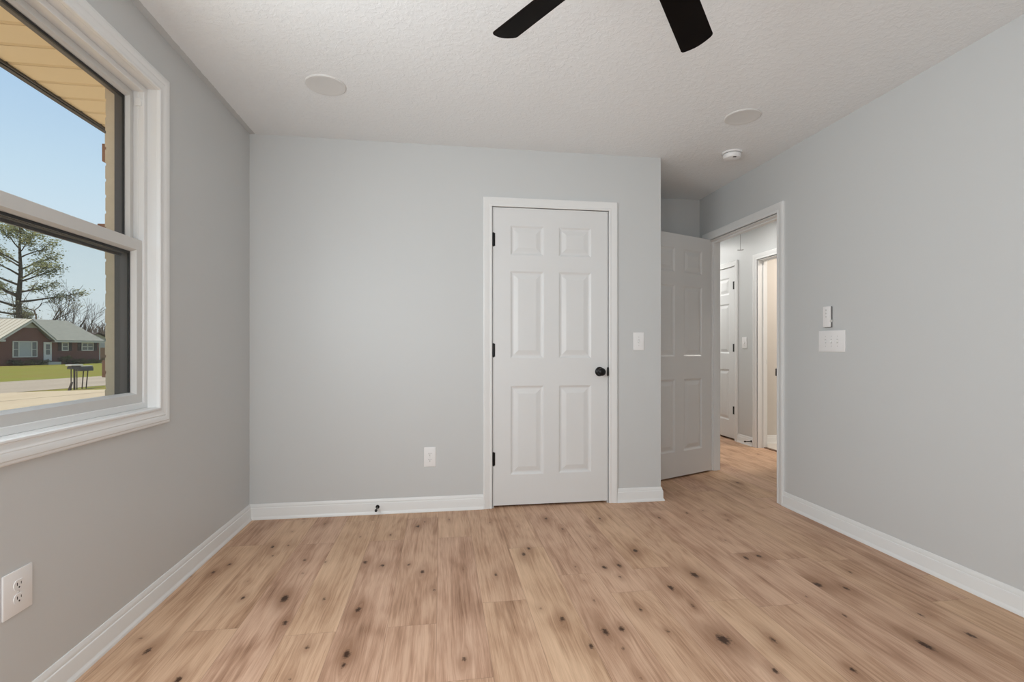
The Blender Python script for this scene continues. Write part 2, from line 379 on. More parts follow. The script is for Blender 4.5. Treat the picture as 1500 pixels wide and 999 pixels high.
# ---- floor: plank by plank
PW, PX0 = 0.19, -0.207
JOINTS = {-1: 2.83, -2: 1.948, -3: 2.84, -5: 2.866, 0: 1.95, 1: 2.825, 2: 2.08, 4: 2.28, 6: 2.292, 8: 1.881, 10: 2.286}
def build_floor():
    rnd = random.Random(3)
    verts, faces, tint, knot, halo, plank, warp = [], [], [], [], [], [], []
    xa, xb, ya, yb = XL - .02, XH + .095, YR - .02, 6.62
    k0 = math.floor((xa - PX0) / PW); k1 = math.ceil((xb - PX0) / PW)
    kn = []
    for kx, ky, s in KNOTS:
        r2 = random.Random(int(kx * 977 + ky * 3331))
        kn.append((kx, ky, 0.0100 * s * r2.uniform(.8, 1.2), 0.0170 * s * r2.uniform(.8, 1.5), s, r2.uniform(-.35, .35)))
    for _ in range(60):
        kx, ky = rnd.uniform(XL, XH), rnd.choice((rnd.uniform(-.8, 1.5), rnd.uniform(3.5, 6.4)))
        if -1.2 < kx < 1.5 and ky > 3.2: continue
        s = rnd.uniform(.5, 1.3); kn.append((kx, ky, .0085 * s, .014 * s, s, 0))
    for k in range(k0, k1):
        x0 = max(PX0 + k * PW, xa); x1 = min(PX0 + (k + 1) * PW, xb)
        if x1 - x0 < 0.004: continue
        j0 = JOINTS.get(k, rnd.uniform(0, 1.22))
        while j0 > ya: j0 -= 1.22
        y = j0
        while y < yb:
            p0, p1 = max(y, ya), min(y + 1.22, yb)
            t = rnd.random()
            if p1 - p0 > 0.003:
                fine = p1 > 1.45 and p0 < 4.4 and x0 < 2.4
                nx = max(2, int((x1 - x0) / (0.0075 if fine else 0.03))); ny = max(2, int((p1 - p0) / (0.0095 if fine else 0.03)))
                near = [q for q in kn if x0 - .10 < q[0] < x1 + .10 and p0 - .22 < q[1] < p1 + .22]
                b = len(verts)
                for i in range(nx + 1):
                    X = x0 + (x1 - x0) * i / nx
                    for j in range(ny + 1):
                        Y = p0 + (p1 - p0) * j / ny
                        kv = hv = wv = 0.0
                        for (kx, ky, rx, ry, s, sk) in near:
                            if not (x0 - .001 <= kx <= x1 + .001): continue
                            dy = Y - ky; dx = X - kx - sk * dy * .3
                            q = (dx / rx) ** 2 + (dy / ry) ** 2
                            if q < 9: kv = max(kv, math.exp(-q * .8) * min(1, .50 + .42 * s))
                            q2 = (dx / (rx * 3.0)) ** 2 + (dy / (ry * 3.6)) ** 2
                            if q2 < 6: hv = max(hv, math.exp(-q2 * 1.1) * min(1, .62 * s))
                            wv += .011 * s * math.copysign(1, dx) * math.exp(-((dx / .035) ** 2)) * math.exp(-((dy / (.075 * s)) ** 2)) * min(1, abs(dx) / .008)
                        verts.append((X, Y, 0.0)); tint.append(t); knot.append(kv); halo.append(hv); warp.append(-wv)
                        plank.append((X - (PX0 + k * PW), Y - y, y + 1.22 - Y))
                for i in range(nx):
                    for j in range(ny):
                        a = b + i * (ny + 1) + j
                        faces.append((a, a + ny + 1, a + ny + 2, a + 1))
            y += 1.22
    me = bpy.data.meshes.new('floor'); me.from_pydata(verts, [], faces)
    for nm, data in (('tint', tint), ('knot', knot), ('halo', halo), ('warp', warp)):
        at = me.attributes.new(nm, 'FLOAT', 'POINT'); at.data.foreach_set('value', data)
    at = me.attributes.new('plank', 'FLOAT_VECTOR', 'POINT'); at.data.foreach_set('vector', [c for p in plank for c in p])
    me.materials.append(M['floor']); me.update()
    o = bpy.data.objects.new('floor', me); COL.objects.link(o)
    return struct(o, 'knotty oak plank floor running from the room into the hall', 'floor')
build_floor()
struct(MB().box(XH + .107, 5.2, 3.4, 5.09, -.02, 0.002).build('floor_bath', M['tile'], smooth=0), 'pale floor of the room across the hall', 'floor')
struct(MB().box(XH + .065, XH + .107, D4[0], D4[1], 0.0, 0.008, bev=.003).build('trim_threshold', M['threshold']), 'brown threshold strip in the lit doorway across the hall', 'threshold')

# ---- baseboards
def baseboard(name, label, runs, stop=None):
    """runs: list of polylines of (x, y, dx, dy): dx, dy = how the corner moves per unit of thickness"""
    m = MB()
    for path in runs:
        rings = [[(x + dx * t, y + dy * t, z) for t, z in BASE] for x, y, dx, dy in path]
        m.ring_sweep(rings, closed_prof=True)
    return struct(m.build(name, M['trim'], smooth=25), label, 'baseboard')
baseboard('baseboard_left', 'white baseboard under the window', [[(XL, YR, 1, 0), (XL, YB, 1, -1)]])
bb = baseboard('baseboard_back', 'white baseboard of the back wall on both sides of the closet door', [[(XL, YB, 1, -1), (D1[0] - .063, YB, 0, -1)], [(D1[1] + .063, YB, 0, -1), (XP, YB, 1, -1), (XP, YN, 1, -1)]])
baseboard('baseboard_right', 'white baseboard of the right wall ending at the doorway', [[(XR, D2[0] - .068, -1, 0), (XR, YR, -1, 0)]])
baseboard('baseboard_niche', 'white baseboard behind the open entry door', [[(XP, YN, 1, -1), (XR, YN, -1, -1), (XR, D2[1] + .068, -1, 0)]])
baseboard('baseboard_hall', 'white baseboard of the hall wall between its two doorways', [[(XH, D4[1] + .066, -1, 0), (XH, D3[0] - .066, -1, 0)], [(XH, D3[1] + .066, -1, 0), (XH, 6.6, -1, -1)]])
baseboard('baseboard_bath', 'white baseboard inside the lit room across the hall', [[(XH + .11, 5.09, 0, -1), (5.2, 5.09, -1, -1)]])

# ---- door casings and jambs
def doorway(name, label, a0, a1, h, fn, depth, both=True, stop_at=0.045, cw=.0615):
    """fn(a, b, t): a along the wall, b height, t out of the room-side face (negative = into the wall)"""
    m = MB(); frame_sweep(m, door3(a0 - .004, a1 + .004, h + .004), scale_w(CASING, cw), fn, False)
    if both: frame_sweep(m, door3(a0 - .004, a1 + .004, h + .004), [(w, -depth - t) for w, t in scale_w(CASING, cw)], fn, False)
    o = struct(m.build(name, M['trim'], smooth=25), label, 'door casing')
    j = MB()
    frame_sweep(j, door3(a0 + .018 - .019, a1 - .018 + .019, h - .018 + .019), [(0 - .006, 0.0), (0 - .006, -depth), (.004, -depth), (.004, 0.0)], fn, False)
    frame_sweep(j, door3(a0 + .004, a1 - .004, h - .004), [(-.011, -stop_at), (-.011, -stop_at - .034), (0.004, -stop_at - .034), (0.004, -stop_at)], fn, False)
    j.build('jamb', M['trim'], o, smooth=25)
    return o
fnB = lambda a, b, t: (a, YB - t, b)
fnR = lambda a, b, t: (XR - t, a, b)
fnH = lambda a, b, t: (XH - t, a, b)
t1 = doorway('trim_1', 'white casing round the closed closet door', D1[0], D1[1], D1[2], fnB, .11)
t2 = doorway('trim_2', 'white casing of the bedroom doorway in the right wall', D2[0], D2[1], D2[2], fnR, .111, cw=.066)
t3 = doorway('trim_3', 'white casing round the closed door in the hall', D3[0], D3[1], D3[2], fnH, .11, both=False)
t4 = doorway('trim_4', 'white casing of the lit doorway across the hall', D4[0], D4[1], D4[2], fnH, .11, stop_at=.060)
# black strike plates on the jamb edges
MB().box(D1[1] - .008, D1[1] + .0035, YB - .0115, YB - .0005, .92 - .030, .92 + .030, bev=.003).build('strike_plate', M['black_metal'], t1)
MB().box(XR - .0115, XR - .0005, D2[0] - .0035, D2[0] + .008, .915 - .026, .915 + .026, bev=.003).build('strike_plate', M['black_metal'], t2)
MB().box(XH + .078, XH + .100, D4[1] - .0085, D4[1] - .005, .935 - .028, .935 + .028, bev=.001).build('strike_plate', M['black_metal'], t4)

# ---------------------------------------------------------------- six panel doors
def panel_face(m, w, h, y, sgn, cols, rows):
    """moulded face of a door at local y; sgn -1 faces -y"""
    xs = sorted({0.0, w, *[c for p in cols for c in p]}); zs = sorted({0.0, h, *[c for p in rows for c in p]})
    pan = {(a, c) for a, b in cols for c, d in rows}
    for i in range(len(xs) - 1):
        for j in range(len(zs) - 1):
            x0, x1, z0, z1 = xs[i], xs[i + 1], zs[j], zs[j + 1]
            if (x0, z0) not in pan:
                m.face([(x0, y, z0), (x1, y, z0), (x1, y, z1), (x0, y, z1)]); continue
            lay = [(0, 0), (.004, .0015), (.012, .0070), (.018, .0085), (.024, .0085), (.030, .0070), (.052, .0015), (.056, .0010)]
            ring = lambda q, dp: [m.bm.verts.new(p) for p in ((x0 + q, y - sgn * dp, z0 + q), (x1 - q, y - sgn * dp, z0 + q), (x1 - q, y - sgn * dp, z1 - q), (x0 + q, y - sgn * dp, z1 - q))]
            rs = [ring(*l) for l in lay]
            for a, b in zip(rs, rs[1:]):
                for q in range(4): m.bm.faces.new((a[q], a[(q + 1) % 4], b[(q + 1) % 4], b[q]))
            m.bm.faces.new(rs[-1])
def six_panel_slab(parent, w, h=2.022, th=.035):
    st = .112 * w / .798; mid = .105 * w / .798
    c0, c1 = st + .002, (w - mid) / 2
    cols = [(c0, c1), (w - c1, w - c0)]
    rows = [(.205, .812), (1.000, 1.596), (1.703, 1.906)]
    m = MB(); panel_face(m, w, h, 0.0, -1, cols, rows); panel_face(m, w, h, th, 1, cols, rows)
    for q in ([(0, 0, 0), (w, 0, 0), (w, th, 0), (0, th, 0)], [(0, 0, h), (w, 0, h), (w, th, h), (0, th, h)], [(0, 0, 0), (0, th, 0), (0, th, h), (0, 0, h)], [(w, 0, 0), (w, th, 0), (w, th, h), (w, 0, h)]): m.face(q)
    bmesh.ops.remove_doubles(m.bm, verts=list(m.bm.verts), dist=1e-5)
    return m.build('panel_slab', M['door'], parent, smooth=0)
def hinge(parent, x, y, z, side, out=-1, lw=0.0):
    m = MB(); m.lathe([(0, -.049), (.003, -.0485), (.0035, -.046), (.0062, -.0445), (.0062, .0445), (.0035, .046), (.003, .0485), (0, .049)], (x, y + out * .004, z), n=14)
    m.box(x, x + side * .012, y + out * .0012, y, z - .044, z + .044)
    if lw: m.box(min(x, x + side * lw), max(x, x + side * lw), y - .003, y, z - .046, z + .046)
    m.build('hinge', M['black_metal'], parent)
def knob(parent, x, z, y, sgn):
    ax = (0, sgn, 0)
    k = MB().lathe([(.0, 0), (.033, 0), (.033, .003), (.031, .0065), (.024, .009), (.013, .011), (.0115, .013), (.0115, .028), (.014, .031), (.022, .035), (.0268, .042), (.0278, .049), (.0265, .056), (.021, .0625), (.012, .0655), (.0, .0665)], (x, y, z), ax, 36).build('knob', M['black_metal'], parent, smooth=50)
    return k
d1 = empty('door_1', (0.354, YB + .0015, 0.015)); struct(d1, 'closed white six panel closet door with black knob and hinges', 'door')
six_panel_slab(d1, .799)
for z in (.332, 1.070, 1.822): hinge(d1, -.002, 0, z - .015, 1)
knob(d1, .745, .905, 0, -1)
MB().box(.7985, .7995, .008, .027, .875, .935).build('latch_plate', M['black_metal'], d1)
d2 = empty('door_2', (2.333, 4.040, 0.014), math.atan2(-.392, -.920)); struct(d2, 'white six panel entry door standing open beside the doorway', 'door')
six_panel_slab(d2, .812)
for z in (.30, 1.05, 1.80): hinge(d2, -.004, -.001, z, 1)
knob(d2, .752, .905, .035, 1); knob(d2, .752, .905, 0, -1)
d3 = empty('door_3', (XH + .0015, 6.064, 0.020), -math.pi / 2); struct(d3, 'closed white six panel door in the hall with black hinges', 'door')
six_panel_slab(d3, .764, 2.017)
for z in (.353, 1.088, 1.822): hinge(d3, .766, 0, z - .02, -1, lw=.034)
knob(d3, .06, .90, 0, -1)

# ---------------------------------------------------------------- window in the left wall
win = empty('window_1', (XL, (WY0 + WY1) / 2, WZ0)); struct(win, 'white single hung window with wide casing and bronze outside frame', 'window')
WO = Vector(win.location)
def wpart(mb, name, mat, parent=win, smooth=25):
    o = mb.build(name, mat, parent, smooth)
    for v in o.data.vertices: v.co -= WO
    return o
fnW = lambda a, b, t: (XL + t, a, b)     # t > 0 into the room
def wrect(m, inset, prof, b0=0.0, b1=0.0):
    frame_sweep(m, rect4(WY0 + inset, WY1 - inset, WZ0 + inset + b0, WZ1 - inset - b1), prof, fnW, True)
WCAS = [(0, 0), (0, .012), (.003, .015), (.009, .0155), (.012, .0125), (.016, .0115), (.026, .0135), (.034, .0165), (.038, .0155), (.041, .0175), (.050, .0200), (.058, .0205), (.062, .0175), (.068, .0175), (.072, .0155), (.0735, .010), (.0735, 0)]
m = MB(); wrect(m, 0.0, WCAS); wpart(m, 'casing', M['trim'])
m = MB(); wrect(m, 0.0, [(-.001, .0), (-.001, -.036), (.012, -.036), (.012, 0)])
wrect(m, .0, [(-.026, -.036), (-.024, -.034), (-.003, -.034), (-.001, -.036), (-.001, -.056), (-.026, -.056)])
wpart(m, 'frame', M['vinyl'])
# channel behind the lip: the track liner of the sashes
m = MB(); wrect(m, .024, [(0, -.040), (0.003, -.040), (0.003, -.098), (0, -.098)])
for yy in (WY1 - .0245, WY0 + .0245):
    s_ = -1 if yy > 1.8 else 1
    m.box(XL - .060, XL - .056, min(yy, yy + s_ * .004), max(yy, yy + s_ * .004), 1.54, WZ1 - .03)
wpart(m, 'track_liner', M['vinyl'])
for s_, yy in ((-1, WY1 - .0245), (1, WY0 + .0245)):
    m = MB(); m.box(XL - .066, XL - .042, min(yy, yy + s_ * .010), max(yy, yy + s_ * .010), 2.098, 2.128, bev=.002); wpart(m, 'sash_stop', M['vinyl'])
def sash(name, xf, xg, y0, y1, z0, z1, stile, top, bot, bevel=.009, parent=win):
    """white sash: face plane xf, glass plane xg"""
    m = MB()
    o = [(y0, z0), (y0, z1), (y1, z1), (y1, z0)]
    i1 = [(y0 + stile, z0 + bot), (y0 + stile, z1 - top), (y1 - stile, z1 - top), (y1 - stile, z0 + bot)]
    i2 = [(y0 + stile + bevel, z0 + bot + bevel), (y0 + stile + bevel, z1 - top - bevel), (y1 - stile - bevel, z1 - top - bevel), (y1 - stile - bevel, z0 + bot + bevel)]
    back = xg - .012
    layers = [[(back, y, z) for y, z in o], [(xf - .002, y, z) for y, z in o], [(xf, y + (.002 if y == y0 else -.002), z + (.002 if z == z0 else -.002)) for y, z in o],
              [(xf, y, z) for y, z in i1], [(xf - .004, y + (.002 if y < 1.8 else -.002), z + (.002 if z < (z0 + z1) / 2 else -.002)) for y, z in i1], [(xg, y, z) for y, z in i2], [(back, y, z) for y, z in i2]]
    vs = [[m.bm.verts.new(p) for p in L] for L in layers]
    vs.append(vs[0])
    for a, b in zip(vs, vs[1:]):
        for q in range(4): m.bm.faces.new((a[q], a[(q + 1) % 4], b[(q + 1) % 4], b[q]))
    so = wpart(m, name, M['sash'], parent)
    g = MB(); yy0, yy1, zz0, zz1 = i2[0][0], i2[2][0], i2[0][1], i2[1][1]
    gk = MB(); frame_sweep(gk, [(yy0 + .006, zz0, -1, 0), (yy0 + .006, zz1 - .010, -1, 1), (yy1 - .006, zz1 - .010, 1, 1), (yy1 - .006, zz0, 1, 0)], [(0, xg - .004 - XL), (0, xg - .011 - XL), (.012, xg - .011 - XL), (.012, xg - .004 - XL)], fnW, False)
    wpart(gk, 'gasket', M['gasket'], so)
    g.box(xg - .0075, xg - .0045, yy0, yy1, zz0, zz1); wpart(g, 'pane', M['glass'], so, 0)
    return so
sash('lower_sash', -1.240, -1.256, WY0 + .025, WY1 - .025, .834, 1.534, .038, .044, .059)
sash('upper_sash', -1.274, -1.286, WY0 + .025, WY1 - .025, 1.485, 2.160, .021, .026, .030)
# bronze outside frame and its insect screen over the lower half
m = MB()
frame_sweep(m, rect4(WY0 + .026, WY1 - .026, WZ0 + .050, WZ1 - .046), [(0, -.099), (0, -.118), (.004, -.118), (.004, -.149), (.05, -.149), (.05, -.099)], fnW, True)
m.box(-1.316, -1.298, WY0 + .030, WY1 - .030, 1.478, 1.528)
m.box(-1.326, -1.318, WY0 + .03, WY1 - .03, 1.468, 1.486)
ef = wpart(m, 'outside_frame', M['bronze'])
m = MB(); m.face([(-1.322, WY0 + .031, .885), (-1.322, WY1 - .031, .885), (-1.322, WY1 - .031, 1.475), (-1.322, WY0 + .031, 1.475)])
wpart(m, 'insect_screen', M['screen'], ef, 0)

# ---------------------------------------------------------------- outside of this house
def outside_wall():
    m = MB(); XO_, XI = -1.391, -1.300
    z = -.62; k = 0
    while z < 2.30:
        z1 = min(z + .057, 2.30)
        for y0, y1, off in ((WY1 - .010, 4.2, 0), (-.8, WY0 + .010, 1)):
            if k % 2 == off: cuts = [y0, y0 + .09] if off == 0 else [y1 - .09, y1]
            else: cuts = [y0, y0 + .19] if off == 0 else [y1 - .19, y1]
            bounds = [(y0, cuts[1]), (cuts[1] + .01, y1)] if off == 0 else [(y0, cuts[0] - .01), (cuts[0], y1)]
            for a, b in bounds: m.box(XO_ + random.uniform(-.0015, .0015), XI, a, b, z, z1, bev=.002, seg=1)
            m.box(XO_ + .004, XI, y0 + (.0006 if off == 0 else 0), y1 - (.0006 if off else 0), z1 - .003, z1 + .013)
        z += .067; k += 1
    m.box(XO_, XI, WY0 + .010, WY1 - .010, 2.180, 2.30)
    m.box(XO_ - .02, XI, WY0 + .010, WY1 - .010, .70, .80)
    m.box(XO_, XI, WY0 + .010, WY1 - .010, -.62, .70)
    o = struct(m.build('wall_outside', M['tan_brick'], smooth=0), 'tan brick outside wall edging the window', 'wall')
    for zc, h, yy, pr in ((1.903, .074, 2.272, .013), (1.590, .030, 2.272, .030), (.998, .072, 2.272, .013)):
        MB().box(XO_ - pr, XO_ + .002, yy, yy + .09, zc - h / 2, zc + h / 2, bev=.002).build('projecting_brick', M['red_brick_piece'], o)
    return o
outside_wall()
def eave():
    root = empty('trim_eave', (-1.39, 1.8, 2.30)); struct(root, 'beige ribbed soffit of the roof overhang outside the window', 'soffit')
    m = MB(); y = -2.0 - 1.8
    while y < 3.0:
        # each panel is a shallow tray: flat with a raised step at the joint
        m.ring_sweep([[(xx, y + .004, .000), (xx, y + .128, .000), (xx, y + .134, .007), (xx, y + .140, .007), (xx, y + .146, 0.0), (xx, y + .146, .012), (xx, y + .004, .012)] for xx in (0.0, -.446)], closed_prof=True)
        y += .146
    m.build('soffit_panel', M['soffit'], root, smooth=0)
    m = MB(); m.box(-.480, -.446, -3.8, 3.0, -.010, .16); m.box(-.455, -.440, -3.8, 3.0, -.010, .004)
    m.build('fascia', M['fascia'], root, smooth=0)
    m = MB(); m.box(-.50, 7.0, -3.8, 6.0, .165, .20); m.build('sun_block_roof', M['fascia'], root, smooth=0)  # unseen roof slab, built over the eave to block the sun
eave()

# ---------------------------------------------------------------- small things in the room
def outlet(name, label, loc, rz, w, h, group=None):
    o = empty(name, loc, rz); tag(o, label, 'outlet')
    MB().box(-w / 2, w / 2, -.0055, 0, -h / 2, h / 2, bev=.0025).build('cover_plate', M['plastic'], o)
    for s in (-1, 1):
        poly = []
        for k in range(28):
            a = 2 * math.pi * k / 28; x, z = .0175 * math.cos(a), .0175 * math.sin(a)
            poly.append((x, max(-.0140, min(.0140, z)) + s * .0195))
        r = MB().prism(poly, -.0075, -.005, 'y').build('receptacle', M['plastic'], o, smooth=0)
        q = MB(); zc = s * .0195
        q.box(-.0078, -.0055, -.0079, -.0074, zc - .001, zc + .0075); q.box(.0055, .0075, -.0079, -.0074, zc, zc + .0070)
        q.lathe([(0, 0), (.0026, 0), (.0026, .0005), (0, .0005)], (0, -.0079, zc - .0070), (0, 1, 0), 12)
        q.build('contact_slots', M['slot'], r, smooth=0)
    MB().lathe([(0, 0), (.0032, 0), (.0028, .0012), (0, .0016)], (0, -.0055, 0), (0, -1, 0), 14).build('screw', M['plastic_dim'], o)
    return o
outlet('electrical_outlet', 'white duplex outlet low on the grey wall under the window', (XL, 1.585, .390), math.pi / 2, .098, .125)
outlet('electrical_outlet', 'white duplex outlet low on the back wall left of the closet door', (-.073, YB, .361), 0, .078, .130)
def switch(name, label, loc, rz, gangs, w, h):
    o = empty(name, loc, rz); tag(o, label, 'light switch')
    MB().box(-w / 2, w / 2, -.006, 0, -h / 2, h / 2, bev=.003).build('cover_plate', M['plastic'], o)
    for g in range(gangs):
        x = (g - (gangs - 1) / 2) * .046
        f = MB(); f.box(x - .0058, x + .0058, -.0067, -.0055, -.0125, .0125); f.build('toggle_slot', M['plastic_dim'], o, smooth=0)
        t = MB(); t.ring_sweep([[(x - .004, -.006, -.004), (x + .004, -.006, -.004), (x + .004, -.006, .009), (x - .004, -.006, .009)], [(x - .0035, -.016, -.011), (x + .0035, -.016, -.011), (x + .0035, -.0155, -.005), (x - .0035, -.0155, -.005)]], closed_prof=True)
        t.build('toggle', M['plastic'], o, smooth=0)
        for s in (-1, 1):
            MB().lathe([(0, 0), (.003, 0), (.0026, .001), (0, .0014)], (x, -.006, s * .030), (0, -1, 0), 12).build('screw', M['plastic_dim'], o)
    return o
switch('light_switch', 'single white toggle switch on the back wall right of the closet door', (1.3845, YB, 1.132), 0, 1, .080, .126)
switch('light_switch', 'wide white three toggle switch plate on the right wall', (XR, 2.651, 1.126), -math.pi / 2, 3, .202, .129)
switch('light_switch', 'small white switch on the hall wall seen through the doorway', (XH, 5.105, 1.145), -math.pi / 2, 1, .085, .125)
def remote():
    o = empty('fan_remote', (XR, 2.674, 1.210), -math.pi / 2); tag(o, 'slim white fan remote in a wall holder above the three toggle switch', 'remote control')
    MB().box(-.026, .026, -.010, 0, 0, .128, bev=.003).build('holder', M['holder'], o)
    b = MB().box(-.027, .027, -.022, -.0102, .002, .128, bev=.004).build('remote_body', M['plastic'], o)
    MB().box(-.027, .0295, -.020, -.002, .030, .046, bev=.002).build('holder_clip', M['plastic_dim'], o)
    for z in (.105, .085, .065):
        MB().lathe([(0, 0), (.0055, 0), (.005, .0012), (0, .0015)], (0, -.022, z), (0, -1, 0), 18).build('button', M['plastic_dim'], b)
    return o
remote()
def disc(label, loc):
    o = empty('recessed_light', loc); tag(o, label, 'ceiling light', group=None)
    MB().lathe([(.070, -.0042), (.076, -.005), (.088, -.0062), (.096, -.006), (.1005, -.003), (.101, 0), (.070, 0)], n=64).build('trim_ring', M['lamp_ring'], o)
    MB().lathe([(0, -.0045), (.070, -.0035), (.070, -.001), (0, -.001)], n=64).build('lens', M['lens'], o)
disc('round white recessed light on the ceiling near the window wall', (-.588, 2.635, H))
disc('round white recessed light on the ceiling beside the smoke detector', (1.748, 2.645, H))
def smoke():
    o = empty('smoke_detector', (1.998, 3.142, H)); tag(o, 'round white smoke detector on the ceiling near the right wall', 'smoke detector')
    MB().lathe([(0, 0), (.068, 0), (.068, -.006), (.064, -.010), (0, -.010)], n=56).build('base_plate', M['plastic'], o)
    MB().lathe([(0, -.0100), (.052, -.0101), (.052, -.0128), (0, -.013)], n=56).build('shadow_gap', M['holder'], o)
    MB().lathe([(0, -.013), (.058, -.0131), (.060, -.017), (.0585, -.034), (.054, -.041), (.044, -.0445), (0, -.046)], n=56).build('sensor_body', M['plastic'], o)
    m = MB()
    for k in range(5):
        a = R(-112 + k * 6); m.box(.043 * math.cos(a) - .0015, .043 * math.cos(a) + .0015, .043 * math.sin(a) - .005, .043 * math.sin(a) + .005, -.0462, -.044)
    m.build('vent_slots', M['slot'], o, smooth=0)
smoke()
def door_stop(label, loc, rz):
    o = empty('door_stop', loc, rz); tag(o, label, 'door stop')
    MB().lathe([(0, 0), (.0125, 0), (.0125, .002), (.009, .005), (.0048, .008), (.0045, .068), (0, .068)], axis=(0, -1, 0), n=20).build('stem', M['black_metal'], o)
    MB().lathe([(0, .066), (.0075, .066), (.0085, .070), (.0085, .080), (.006, .085), (0, .086)], axis=(0, -1, 0), n=20).build('rubber_tip', M['gasket'], o)
door_stop('black door stop on the baseboard below the back wall outlet', (-.410, YB - .0125, .048), 0)
door_stop('black door stop on the hall baseboard beside the lit doorway', (XH - .0125, 4.970, .055), -math.pi / 2)

def fan():
    FZ = 2.180
    o = empty('ceiling_fan', (.529, 1.198, H)); tag(o, 'dark ceiling fan with espresso wood blades at the top of the room', 'ceiling fan')
    MB().lathe([(0, 0), (.068, 0), (.068, -.012), (.055, -.045), (.028, -.062), (0, -.062)], n=40).build('canopy', M['fan_metal'], o)
    MB().lathe([(0, -.06), (.0135, -.06), (.0135, -.16), (0, -.16)], n=20).build('downrod', M['fan_metal'], o)
    MB().lathe([(0, -.15), (.045, -.15), (.085, -.165), (.105, -.19), (.108, -.225), (.10, -.25), (.075, -.275), (.04, -.285), (0, -.287)], n=48).build('motor_housing', M['fan_metal'], o)
    zb = FZ - H
    for k in range(5):
        a = R(FAN_A0 + 72 * k)
        m = MB(); pts = []
        L0, L1, W0, W1 = .16, .594, .048, .0566
        outline = [(L0, -W0 * .72), (L0 + .02, -W0), (L1 - .012, -W1), (L1 - .004, -W1 + .003), (L1, -W1 + .011)]
        outline += [(L1 + .010 * math.cos(t * math.pi / 2), t * (W1 - .011)) for t in (-.75, -.5, -.25, 0, .25, .5, .75)]
        outline += [(L1, W1 - .011), (L1 - .004, W1 - .003), (L1 - .012, W1), (L0 + .02, W0), (L0, W0 * .72)]
        top = MB(); top.prism(outline, -.003, .003)
        bmesh.ops.bevel(top.bm, geom=list(top.bm.edges), offset=.0012, segments=1, affect='EDGES')
        mat = Matrix.Rotation(a, 4, 'Z') @ Matrix.Translation((0, 0, zb)) @ Matrix.Rotation(R(FAN_PITCH), 4, 'X')
        bl = MB(); bl.merge(top.bm, mat); top.bm.free(); blade = bl.build('blade', M['fan_blade'], o, smooth=0)
        t = MB(); t.box(.09, .24, -.018, .018, .003, .009, bev=.002); t.box(.17, .25, -.035, .035, .0035, .007, bev=.001)
        ir = MB(); ir.merge(t.bm, mat); t.bm.free(); ir.build('blade_iron', M['fan_metal'], blade)
FAN_A0, FAN_PITCH = 49.58, -15.9
fan()

# ---------------------------------------------------------------- hall: lamp, pull cord, warm lamp of the room beyond
def pull_cord():
    o = empty('pull_cord', (3.300, 5.030, H)); tag(o, 'thin grey pull cord with small bar hanging from the hall ceiling', 'pull cord')
    MB().tube([(0, 0, 0), (0, 0, -.262)], .0018, 6).build('cord', M['cord'], o)
    MB().tube([(-.012, .036, -.256), (0, 0, -.264), (.012, -.034, -.266)], .0042, 8).build('pull_bar', M['cord'], o)
pull_cord()

# ---------------------------------------------------------------- the street seen through the window
# street frame: s along the road, d away from it (towards the far house), ground at -0.6
SA = math.atan2(.9604, .2787); GZ = -0.60
EX, EY = Vector((.2787, .9604)), Vector((-.9604, .2787))
def sw(s, d, z=GZ): q = EX * s + EY * d; return Vector((q.x, q.y, z))
def noise_mat(name, stops, scale, detail=4.0, rough=.9, stretch=(1, 1, 1), bump=0.0):
    m, nt, b, out = new_mat(name)
    tc = nd(nt, 'ShaderNodeTexCoord'); mp = nd(nt, 'ShaderNodeMapping', {'Vector': tc.outputs['Object'], 'Scale': stretch})
    nz = nd(nt, 'ShaderNodeTexNoise', {'Vector': mp.outputs[0], 'Scale': scale, 'Detail': detail, 'Roughness': .65})
    nt.links.new(ramp(nt, nz.outputs[0], stops).outputs[0], b.inputs['Base Color'])
    b.inputs['Roughness'].default_value = rough; b.inputs['Specular IOR Level'].default_value = .2
    if bump:
        bp = nd(nt, 'ShaderNodeBump', {'Height': nz.outputs[0], 'Strength': bump, 'Distance': .02}); nt.links.new(bp.outputs[0], b.inputs['Normal'])
    return m
M['lawn'] = noise_mat('spring_lawn', [(.32, (.25, .17, .045)), (.45, (.22, .185, .026)), (.56, (.20, .215, .022)), (.68, (.29, .205, .06))], 1.0, 6.0, stretch=(.10, .55, 1))
M['road'] = noise_mat('asphalt_road', [(.3, (.37, .295, .225)), (.7, (.46, .375, .29))], .8, 6.0, stretch=(.3, 2, 1))
M['concrete'] = noise_mat('sandy_concrete', [(.3, (.52, .40, .27)), (.7, (.60, .475, .33))], .7, 6.0)
M['joint'] = simple('dark_joint', (.20, .14, .09), .9, .2)
def brick_mat():
    m, nt, b, out = new_mat('red_house_brick')
    tc = nd(nt, 'ShaderNodeTexCoord'); sp = nd(nt, 'ShaderNodeSeparateXYZ', {0: tc.outputs['Object']})
    cb = nd(nt, 'ShaderNodeCombineXYZ', {0: mathn(nt, 'ADD', sp.outputs[0], sp.outputs[1]), 1: sp.outputs[2], 2: 0.0})
    br = nd(nt, 'ShaderNodeTexBrick', {'Vector': cb.outputs[0], 'Color1': (.150, .040, .032, 1), 'Color2': (.105, .030, .026, 1), 'Mortar': (.17, .11, .09, 1), 'Scale': 1.0, 'Mortar Size': .008, 'Brick Width': .22, 'Row Height': .075})
    nz = nd(nt, 'ShaderNodeTexNoise', {'Vector': tc.outputs['Object'], 'Scale': 1.2, 'Detail': 3.0})
    nt.links.new(mixc(nt, mathn(nt, 'MULTIPLY', nz.outputs[0], .5), br.outputs[0], (.20, .075, .05)), b.inputs['Base Color'])
    b.inputs['Roughness'].default_value = .85; return m
M['house_brick'] = brick_mat()
